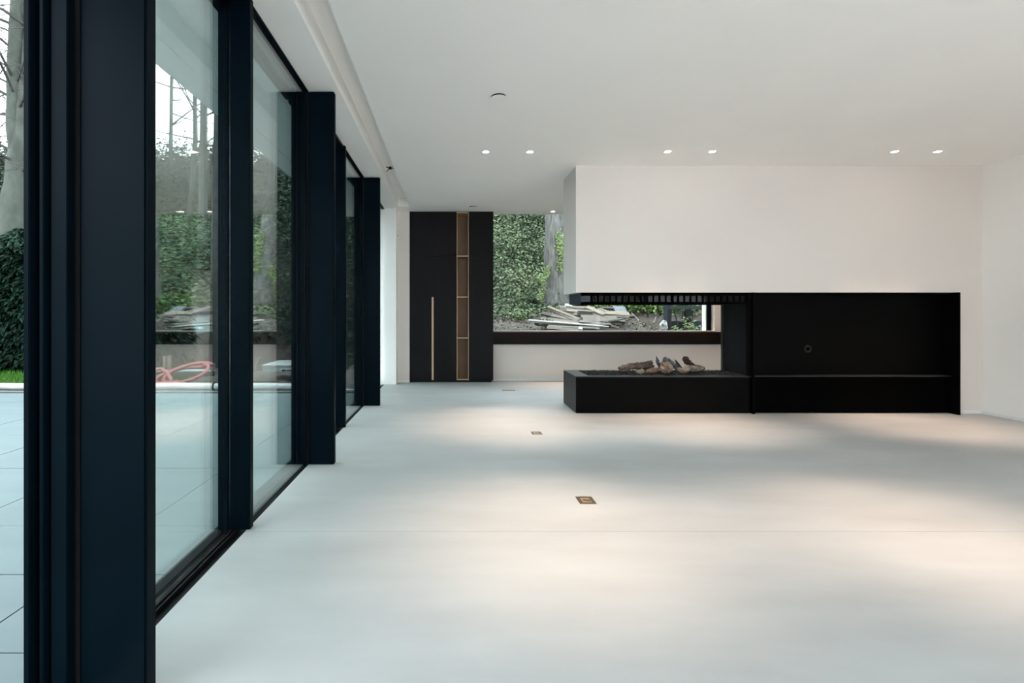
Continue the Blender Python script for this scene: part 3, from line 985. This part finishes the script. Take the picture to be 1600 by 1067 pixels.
# trees behind the back window
k = 13.3 / F
T1 = [at(868, 485, 13.3), at(867, 440, 13.3), at(865, 400, 13.3), at(862, 340, 13.3), at(860, 250, 13.4), at(862, 100, 13.5), at(868, -150, 13.6)]
tree([([gz_(T1[0])] + T1, [29 * k, 26 * k, 18 * k, 14.5 * k, 11 * k, 9.5 * k, 7.5 * k, 4 * k]),
      ([at(884, 482, 13.2), at(881, 455, 13.25), at(875, 425, 13.3)], [9 * k, 6 * k, 5 * k]),
      ([at(852, 483, 13.2), at(855, 455, 13.25), at(860, 420, 13.3)], [10 * k, 8 * k, 6 * k])],
     'grey ridged trunk with flared roots beyond the back window', M['beech2'], 0, 21)
simple_tree(879, 15.5, .17, 'slim blue grey trunk half hidden behind the flared trunk and the hood', 22, h=9, bark='beech2', nbr=0)
simple_tree(1033, 12.6, .22, 'broad grey trunk beside the digger cab', 23, h=9, bark='beech2', nbr=0)
def trunk_ivy(pts, n, label, sp):
    P = []
    pts = [Vector(p) for p in pts]
    for _ in range(n):
        i = R.randrange(len(pts) - 1)
        q = pts[i].lerp(pts[i + 1], R.random())
        P.append((q.x + R.gauss(0, sp), q.y + R.gauss(0, .05), q.z + R.gauss(0, .05)))
    P = np.array(P)
    N = np.array([0, -1., .4]) + RS.normal(0, .5, (n, 3))
    o = fast_mesh('climbing_ivy', leaf_verts(P, N, RS.uniform(.035, .075, n)), LEAF_T, M['ivy_yellow'])
    tag(o, label, 'ivy', kind='stuff')
trunk_ivy([at(843, 470, 12.9), at(848, 445, 12.95), at(856, 418, 13.0)], 320, 'yellow green ivy climbing the left root of the flared trunk', .05)
trunk_ivy([at(877, 425, 13.0), at(876, 395, 13.0), at(872, 362, 13.05)], 380, 'yellow green ivy climbing the right edge of the flared trunk', .06)

# ------------------------------------------------------------------ timber pile outside the back window
def plank(a, b, wdt, th, m, label, name='plank', cat='plank', roll=None, group='timber in the pile outside', end=None):
    a = Vector(a); b = Vector(b)
    d = (b - a)
    L = d.length
    d.normalize()
    u = d.cross(Vector((0, 0, 1))).normalized()
    q = u.cross(d).normalized()
    if roll is None:
        roll = -R.uniform(.25, .6)
    if d.x < 0:
        roll = -roll
    cr, sr = math.cos(roll), math.sin(roll)
    u, q = u * cr + q * sr, q * cr - u * sr
    mb = MB()
    secs = 4
    for i in range(secs + 1):
        f = i / secs
        c = a + d * (L * f) + q * R.uniform(-.004, .004)
        for (su, sq) in ((-1, -1), (1, -1), (1, 1), (-1, 1)):
            jw = 1 + R.uniform(-.05, .05)
            p = c + u * su * wdt / 2 * jw + q * sq * th / 2 * jw
            if i in (0, secs):
                p = p + d * R.uniform(-.015, .015)
            mb.v.append(tuple(p))
    for i in range(secs):
        for k in range(4):
            k2 = (k + 1) % 4
            mb.f.append((i * 4 + k, i * 4 + k2, (i + 1) * 4 + k2, (i + 1) * 4 + k))
    mb.f.append((3, 2, 1, 0)); e = secs * 4
    mb.f.append((e, e + 1, e + 2, e + 3))
    return tag(mb.build(name, m), label, cat, group)
def pk(x0, y0, Y0, x1, y1, Y1, wdt, th, m, label, **kw):
    return plank(at(x0, y0, Y0), at(x1, y1, Y1), wdt, th, M[m], label, **kw)
wp = tag(MB().tube([at(826, 500.5, 9.85), at(880, 505, 9.75), at(951, 511, 9.55)], .022, 8).build('metal_pole', M['whitepipe'], smooth=True),
         'long white metal pole lying across the front of the timber pile', 'pole')
pk(857, 510.5, 9.60, 936, 514.5, 9.52, 0.096, .05, 'wood_grey', 'lowest grey plank at the foot of the timber pile')
pk(854, 513, 9.50, 904, 517, 9.42, 0.12, .05, 'wood_grey', 'short low plank half sunk under the window line')
pk(843, 506, 9.85, 928, 510.5, 9.70, 0.096, .06, 'wood_grey', 'grey plank right behind the white pole')
pk(844, 498, 10.2, 917, 506, 9.95, 0.09, .05, 'wood_grey', 'brownish plank above the white pole at the left of the pile')
pk(836, 504, 9.95, 858, 508, 9.85, .10, .06, 'wood_dark', 'dark short offcut under the left end of the white pole')
pk(847, 489.5, 10.7, 900, 501, 10.2, .10, .045, 'wood_dark', 'thin dark plank pointing up left out of the pile')
pk(857, 481, 10.9, 906, 501, 10.1, .055, .09, 'wood_pale', 'long pale beam slanting across the left of the pile')
pk(867, 486, 10.75, 903, 502, 10.05, 0.1, .05, 'wood_grey', 'grey plank lying along the right of the slanting beam')
pk(874, 480.5, 11.2, 930, 482.5, 11.15, 0.12, .06, 'wood_grey', 'wide grey plank across the top back of the pile')
pk(884, 478, 11.1, 893, 479, 11.1, .12, .07, 'whitepipe', 'small white block on top of the pile', name='block', cat='block')
pk(875, 485, 11.0, 910, 487.5, 10.9, .16, .07, 'wood_dark', 'dark plank below the wide top plank')
pk(885, 486.5, 10.8, 903, 488, 10.75, .10, .09, 'wood_pale', 'short pale block end left of the boxy beam', name='block', cat='block')
pk(902, 488.5, 10.6, 926, 489.5, 10.5, 0.084, .11, 'wood_grey', 'boxy grey beam with its square end facing left')
pk(917, 480.5, 10.9, 945, 492.5, 10.4, .12, .06, 'wood_pale', 'pale plank slanting down in the middle of the pile')
pk(936, 483, 11.0, 952, 490.5, 10.7, 0.1, .05, 'wood_grey', 'short grey plank behind the slanting middle plank')
pk(940, 481, 11.2, 962, 483, 11.2, .12, .05, 'wood_dark', 'dark plank at the back under the slate slab')
pk(945, 489.5, 10.6, 983, 491.5, 10.5, .20, .05, 'wood_pale', 'wide pale board at the right top of the pile')
pk(908, 495.5, 10.4, 962, 497, 10.35, 0.156, .05, 'wood_grey', 'wide weathered board in the middle of the pile')
pk(910, 500, 10.2, 957, 502, 10.15, 0.144, .05, 'wood_grey', 'broad grey board just under the middle board')
pk(905, 503, 10.0, 945, 506.5, 9.95, 0.12, .05, 'wood_grey', 'grey board above the right part of the white pole')
pk(950, 500, 10.2, 976, 501.5, 10.2, 0.132, .05, 'wood_grey', 'short wide grey board at the right end of the pile')
pk(955, 496, 10.4, 990, 494, 10.45, .10, .05, 'wood_dark', 'dark narrow plank under the mossy branch')
tag(MB().tube([at(938, 507, 9.85), at(958, 501.5, 9.95), at(983, 495.5, 10.1)], [.035, .032, .026], 8, wob=.3).build('branch', M['beech2'], smooth=True),
    'round mossy branch leaning on the right of the pile', 'branch', 'timber in the pile outside')
tag(MB().tube([at(955, 509.5, 9.6), at(962, 511, 9.55), at(968, 514, 9.5)], [.02, .018, .01], 6, wob=.3).build('twig', M['wood_pale']),
    'short curved twig on the soil right of the white pole', 'twig')
tag(MB().tube([at(987, 489, 11.3), at(996, 498, 11.0), at(1001, 507, 10.6), at(998, 514, 10.0)], [.012, .016, .018, .012], 6).build('stick', M['wood_pale']),
    'bent pale stick lying on the creeper right of the pile', 'stick')
tag(MB().tube([at(1021, 505, 10.6), at(1024, 499, 10.8), at(1025, 495, 11.0)], [.016, .018, .012], 6).build('stick', M['wood_pale']),
    'short pale stick leaning at the broad grey trunk', 'stick')
sl = MB()
q = [at(957, 477.5, 11.1), at(976, 479, 11.1), at(981, 489, 10.7), at(963, 488, 10.7)]
sl.v = [tuple(p) for p in q] + [tuple(p + Vector((0, .02, -.03))) for p in q]
sl.f = [(0, 1, 2, 3), (7, 6, 5, 4), (0, 4, 5, 1), (1, 5, 6, 2), (2, 6, 7, 3), (3, 7, 4, 0)]
tag(sl.build('slab', M['slate']), 'blue grey slate slab tilted on the right end of the pile', 'slab')
pk(862, 494, 10.5, 906, 503, 10.1, 0.084, .05, 'wood_grey', 'grey board tucked under the thin dark plank')
pk(896, 491.5, 10.65, 948, 494, 10.5, 0.108, .05, 'wood_grey', 'grey board between the boxy beam and the middle board')
pk(850, 502, 10.05, 905, 507.5, 9.9, .13, .05, 'wood_pale', 'pale board just behind the white pole on the left')
pk(915, 508.5, 9.75, 955, 507.5, 9.8, 0.096, .05, 'wood_grey', 'grey board lying behind the right tip of the white pole')
pk(870, 490, 10.8, 905, 495, 10.6, .16, .06, 'wood_dark', 'dark board filling the gap below the pale block')
pk(903, 513.6, 9.42, 909, 514.4, 9.40, .07, .05, 'whitepipe', 'small white block under the pole at the front', name='block', cat='block')

# white spotted sack by the digger
bm = bmesh.new()
bmesh.ops.create_icosphere(bm, subdivisions=3, radius=1)
for v in bm.verts:
    n_ = mnoise.noise(v.co * 1.6) * .25
    v.co = Vector((v.co.x * .075, v.co.y * .08, v.co.z * .13)) * (1 + n_)
c = at(1037, 511, 9.3)
tag(MB().add_bm(bm, Matrix.Translation(c)).build('sack', mat('spotted_sack', (0.05, 0.05, 0.05), .7, var=.2, scale=16, col2=(.6, .6, .58), detail=0), smooth=True),
    'white sack with dark spots beside the digger', 'sack')

# ------------------------------------------------------------------ small digger
dg = thing('mini_digger', (4.85, 10.6, -.25), 'small digger with a dark navy cab standing outside the back window', 'digger')
cx0, cx1, cy0, cy1 = 4.43, 5.27, 10.1, 11.0
gz0 = -.25
for x in (cx0, cx1 - .28):
    tr = MB()
    ptsT = []
    for k in range(20):
        a = 2 * math.pi * k / 20
        ptsT.append((x, 10.6 + math.copysign(.55, math.cos(a)) + .18 * math.cos(a), gz0 + .19 + .18 * math.sin(a)))
    b = len(tr.v)
    tr.v += ptsT + [(p[0] + .26, p[1], p[2]) for p in ptsT]
    tr.f += [(k, (k + 1) % 20, 20 + (k + 1) % 20, 20 + k) for k in range(20)] + [tuple(range(20)), tuple(range(39, 19, -1))]
    tr.build('track', M['rubber'], dg)
bx('chassis', cx0 + .1, cx1 - .1, 10.2, 11.2, gz0 + .3, gz0 + .5, M['navy'], dg, .01)
bx('engine_cover', cx0, cx1, 10.95, 11.45, gz0 + .5, gz0 + 1.0, M['navy'], dg, .04)
bx('cab_floor', cx0, cx1, cy0, cy1, gz0 + .5, gz0 + .62, M['navy'], dg, .01)
zt = 1.46
for (x, y) in ((cx0, cy0), (cx1 - .05, cy0), (cx0 + .01, cy1 - .06), (cx1 - .06, cy1 - .06)):
    bx('cab_post', x, x + .075, y, y + .06, gz0 + .62, zt, M['navy'], dg, .008)
MB().tube([(cx1 - .03, cy0 + .02, zt - .05), (cx1 - .01, cy0 - .02, 1.2), (cx1 + .0, cy0 - .03, .9)], .03, 8).build('grab_rail', M['navy'], dg)
bx('cab_header', cx0, cx1, cy0, cy0 + .05, 1.245, 1.305, M['navy'], dg, .008)
bx('cab_header', cx0, cx1, cy0, cy0 + .05, 1.40, zt, M['navy'], dg, .008)
ro = MB()
ro.v = [(cx0 + .02, cy0 - .02, 1.405), (cx1 - .12, cy0 - .02, 1.405), (cx1 - .10, cy1, 1.575), (cx0 + .14, cy1, 1.575)]
ro.v += [(a, b, c + .03) for a, b, c in ro.v]
ro.f = [(3, 2, 1, 0), (4, 5, 6, 7), (0, 1, 5, 4), (1, 2, 6, 5), (2, 3, 7, 6), (3, 0, 4, 7)]
ro.build('roof_visor', M['diggerroof'], dg)
bx('roof', cx0 - .01, cx1 + .01, cy0 + .3, cy1 + .02, 1.575, 1.63, M['navy'], dg, .012)
for x in (cx0 + .12, cx0 + .36, cx1 - .30):
    bx('window_bar', x, x + .018, cy1 - .05, cy1 - .02, gz0 + .9, zt, M['navy'], dg)
bx('window_pane', cx0 + .05, cx1 - .06, cy1 - .04, cy1 - .035, gz0 + .95, zt, M['clear'], dg)
bx('rear_panel', cx0 + .04, cx1 - .04, cy1 - .03, cy1 - .01, .37, .98, M['navy'], dg)
bx('side_panel', cx0 + .09, cx0 + .15, cy1 - .4, cy1 - .1, .7, 1.36, M['seat'], dg, .01)
bx('sticker', cx0 + .39, cx0 + .47, cy1 - .056, cy1 - .053, 1.345, 1.385, M['whitepipe'], dg)
st = MB().box(cx0 + .28, cx0 + .62, 10.55, 10.9, .55, .68, .03).box(cx0 + .40, cx0 + .58, 10.82, 10.92, .62, 1.24, .03)
st.build('seat', M['seat'], dg)
MB().tube([(cx0 + .25, 10.45, .5), (cx0 + .27, 10.40, .95), (cx0 + .21, 10.38, 1.20)], [.015, .014, .02], 7).build('lever', M['seat'], dg)
MB().tube([(cx0 + .55, 10.45, .5), (cx0 + .56, 10.40, .9), (cx0 + .53, 10.38, 1.05)], [.015, .014, .02], 7).build('lever', M['seat'], dg)

dg.rotation_euler.z = -.429
dg.location.x += .22

# laurel bush in front of the digger
def bush(x, y, rx, ry, h, n, size, label, m='shrub', name='shrub'):
    z0 = float(ground(x, y)) - .02
    t = thing(name, (x, y, z0), label, 'shrub')
    for k in range(5):
        a = k * 1.26
        MB().tube([(x, y, z0), (x + rx * .3 * math.cos(a), y + ry * .3 * math.sin(a), z0 + h * .5), (x + rx * .6 * math.cos(a), y + ry * .6 * math.sin(a), z0 + h * .75)],
                  [.014, .01, .005], 5).build('stem', M['twig'], t)
    d = RS.normal(size=(n, 3)); d /= np.linalg.norm(d, axis=1, keepdims=True)
    rr = RS.uniform(.45, 1, n)[:, None] * (1 + .25 * np.sin(d[:, :1] * 7 + d[:, 2:] * 9))
    P = np.array([x, y, z0 + h * .55]) + d * rr * np.array([rx, ry, h * .47])
    N = d + np.array([0, -.2, .6]) + RS.normal(0, .4, (n, 3))
    o = fast_mesh('leaves', leaf_verts(P, N, RS.uniform(.7, 1.3, n) * size, aspect=.55), LEAF_T, M[m], t)
    tag(o, kind='stuff')
    return t
bush(4.60, 9.45, .40, .3, 1.24, 3200, .075, 'leafy laurel bush in front of the digger cab')
bush(1.95, 10.0, .16, .12, .22, 120, .06, 'small dark green weed clump under the white pole', 'ivy')
bush(1.55, 10.9, .22, .16, .26, 200, .06, 'small green weed clump on the soil left of the timber pile', 'shrub')

# ------------------------------------------------------------------ things beyond the terrace
# red drain pipe coil
hc = at(294, 586, 7.95)
pts = []
for kk in range(64):
    a = kk / 64 * 2 * math.pi * 1.75 + .6
    g_ = kk / 64
    pts.append((hc.x - .02 + .36 * math.cos(a) - .25 * (g_ - .4) * (1 if g_ > .5 else .4), 7.95 + .28 * math.sin(a), .05 + .135 * (1 + math.sin(a + .35)) * (1.0 if g_ < .6 else .75)))
tag(MB().tube(pts, .029, 10).build('drain_pipe', M['pink'], smooth=True), 'coil of red drain pipe behind the terrace edge', 'pipe')
pts = [at(236, 590, 7.8), at(244, 577, 7.85), at(252, 576, 7.9), at(261, 582, 7.85), at(268, 594, 7.75), at(262, 600, 7.7)]
pts = [Vector(p) for p in pts]
fine = []
for i in range(len(pts) - 1):
    for j in range(4):
        fine.append(pts[i].lerp(pts[i + 1], j / 4))
tag(MB().tube(fine, .028, 10).build('drain_pipe', M['pink'], smooth=True), 'short loop of red drain pipe left of the coil', 'pipe')
for i, (x, lab) in enumerate(((257.5, 'pale wooden stake left of its pair behind the red pipe'), (265, 'pale wooden stake right of its pair behind the red pipe'))):
    a = at(x, 556, 8.3)
    tag(MB().box(a.x - .025, a.x + .025, 8.28, 8.32, float(ground(a.x, 8.3)) - .05, a.z, .004).build('stake', M['wood_pale']), lab, 'stake', 'stakes behind the red pipe')
tag(MB().tube([at(396, 594, 7.8), at(399, 575, 7.85), at(403, 561, 7.9), at(407, 559, 7.95)], [.016, .016, .014, .012], 7).build('bent_pipe', M['wood_pale']),
    'thin pale bent pipe standing before the soil mound', 'pipe')
# mound of soil
bm = bmesh.new()
bmesh.ops.create_icosphere(bm, subdivisions=4, radius=1)
for v in bm.verts:
    n_ = 1 + .35 * mnoise.noise(v.co * 1.7) + .12 * mnoise.noise(v.co * 5)
    v.co = Vector((v.co.x * .75, v.co.y * .5, max(v.co.z, -.2) * .17)) * n_
c = at(417, 598, 8.0); c.z = .03
tag(MB().add_bm(bm, Matrix.Translation(c)).build('soil_mound', M['soil'], smooth=True), 'low mound of bare soil behind the terrace edge', 'mound')
# low dark wall with pale cap
lw = thing('stone_edging', (-5.4, 8.87, 0), 'low dark edging with a pale cap stone behind the red pipe coil', 'edging')
bx('edging_body', -5.6, -4.35, 8.80, 8.95, 0, .10, M['navy'], lw)
bx('cap', -5.6, -4.35, 8.78, 8.97, .10, .125, M['shed'], lw)
a = at(332, 568, 8.87)
tag(bx('post', a.x - .035, a.x + .035, 8.84, 8.91, .125, a.z, M['wood_grey']), 'short grey post standing on the low dark edging', 'post')
# pale container with a dark window
z1 = EYE - (572 - 489) * 14 / F
pc = thing('container', (-4.0, 14.6, -.9), 'pale blue site container with a dark divided window', 'container')
x0, x1 = (410 - 706) * 14 / F, (520 - 706) * 14 / F
zb = -1.0
zw = MB().box(x0, x1, 14.0, 15.4, zb, z1, .01)
zw.build('body', M['shed'], pc)
bx('roof_edge', x0 - .02, x1 + .02, 13.97, 15.43, z1, z1 + .035, M['whitepipe'], pc)
wx0, wx1 = (440 - 706) * 14 / F, (457 - 706) * 14 / F
wz0, wz1 = EYE - (593 - 489) * 14 / F, EYE - (577 - 489) * 14 / F
wf = bx('window_frame', wx0 - .03, wx1 + .03, 13.985, 14.0, wz0 - .03, wz1 + .03, M['sealgrey'], pc)
for i in range(2):
    for j in range(2):
        xa = wx0 + (wx1 - wx0) * (i * .5 + .03); xb = wx0 + (wx1 - wx0) * (i * .5 + .47)
        za = wz0 + (wz1 - wz0) * (j * .62 + .03); zb_ = wz0 + (wz1 - wz0) * (.57 if j == 0 else .97)
        bx('pane', xa, xb, 13.978, 13.986, za, zb_, M['shedwin'], wf)
# pale shed glimpsed past the end of the hedge
sx0, sx1 = -8.6, (308 - 706) * 13.2 / F
sh = thing('shed', (-7.7, 13.5, .3), 'pale garden shed glimpsed past the end of the conifer hedge', 'shed')
bx('shed_wall', sx0, sx1, 13.2, 13.9, 0.0, EYE - (492 - 489) * 13.2 / F, M['shed'], sh)
bx('shed_roof', sx0 - .1, sx1 + .06, 13.1, 14.0, EYE - (492 - 489) * 13.2 / F, EYE + .1, M['slate'], sh)

lb = at(318, 553, 13)
tag(bx('crate', (300 - 706) * 13 / F, (327 - 706) * 13 / F, 13.0, 13.5, -1.0, EYE - (553 - 489) * 13 / F, M['shed'], None, .01), 'pale square crate low behind the end of the hedge', 'crate')
# unseen hedge added left of the view to darken the steel reflections
n = 22000
P = np.stack([RS.uniform(-11.2, -10.2, n), RS.uniform(-12, 8.2, n), RS.uniform(0, 3.0, n)], 1)
N = np.array([1., 0, .3]) + RS.normal(0, .5, (n, 3))
tag(fast_mesh('hedge', leaf_verts(P, N, RS.uniform(.15, .3, n)), LEAF_T, M['conifer']), 'unseen evergreen hedge added left of the view to darken reflections in the steel fins', 'hedge', kind='stuff')
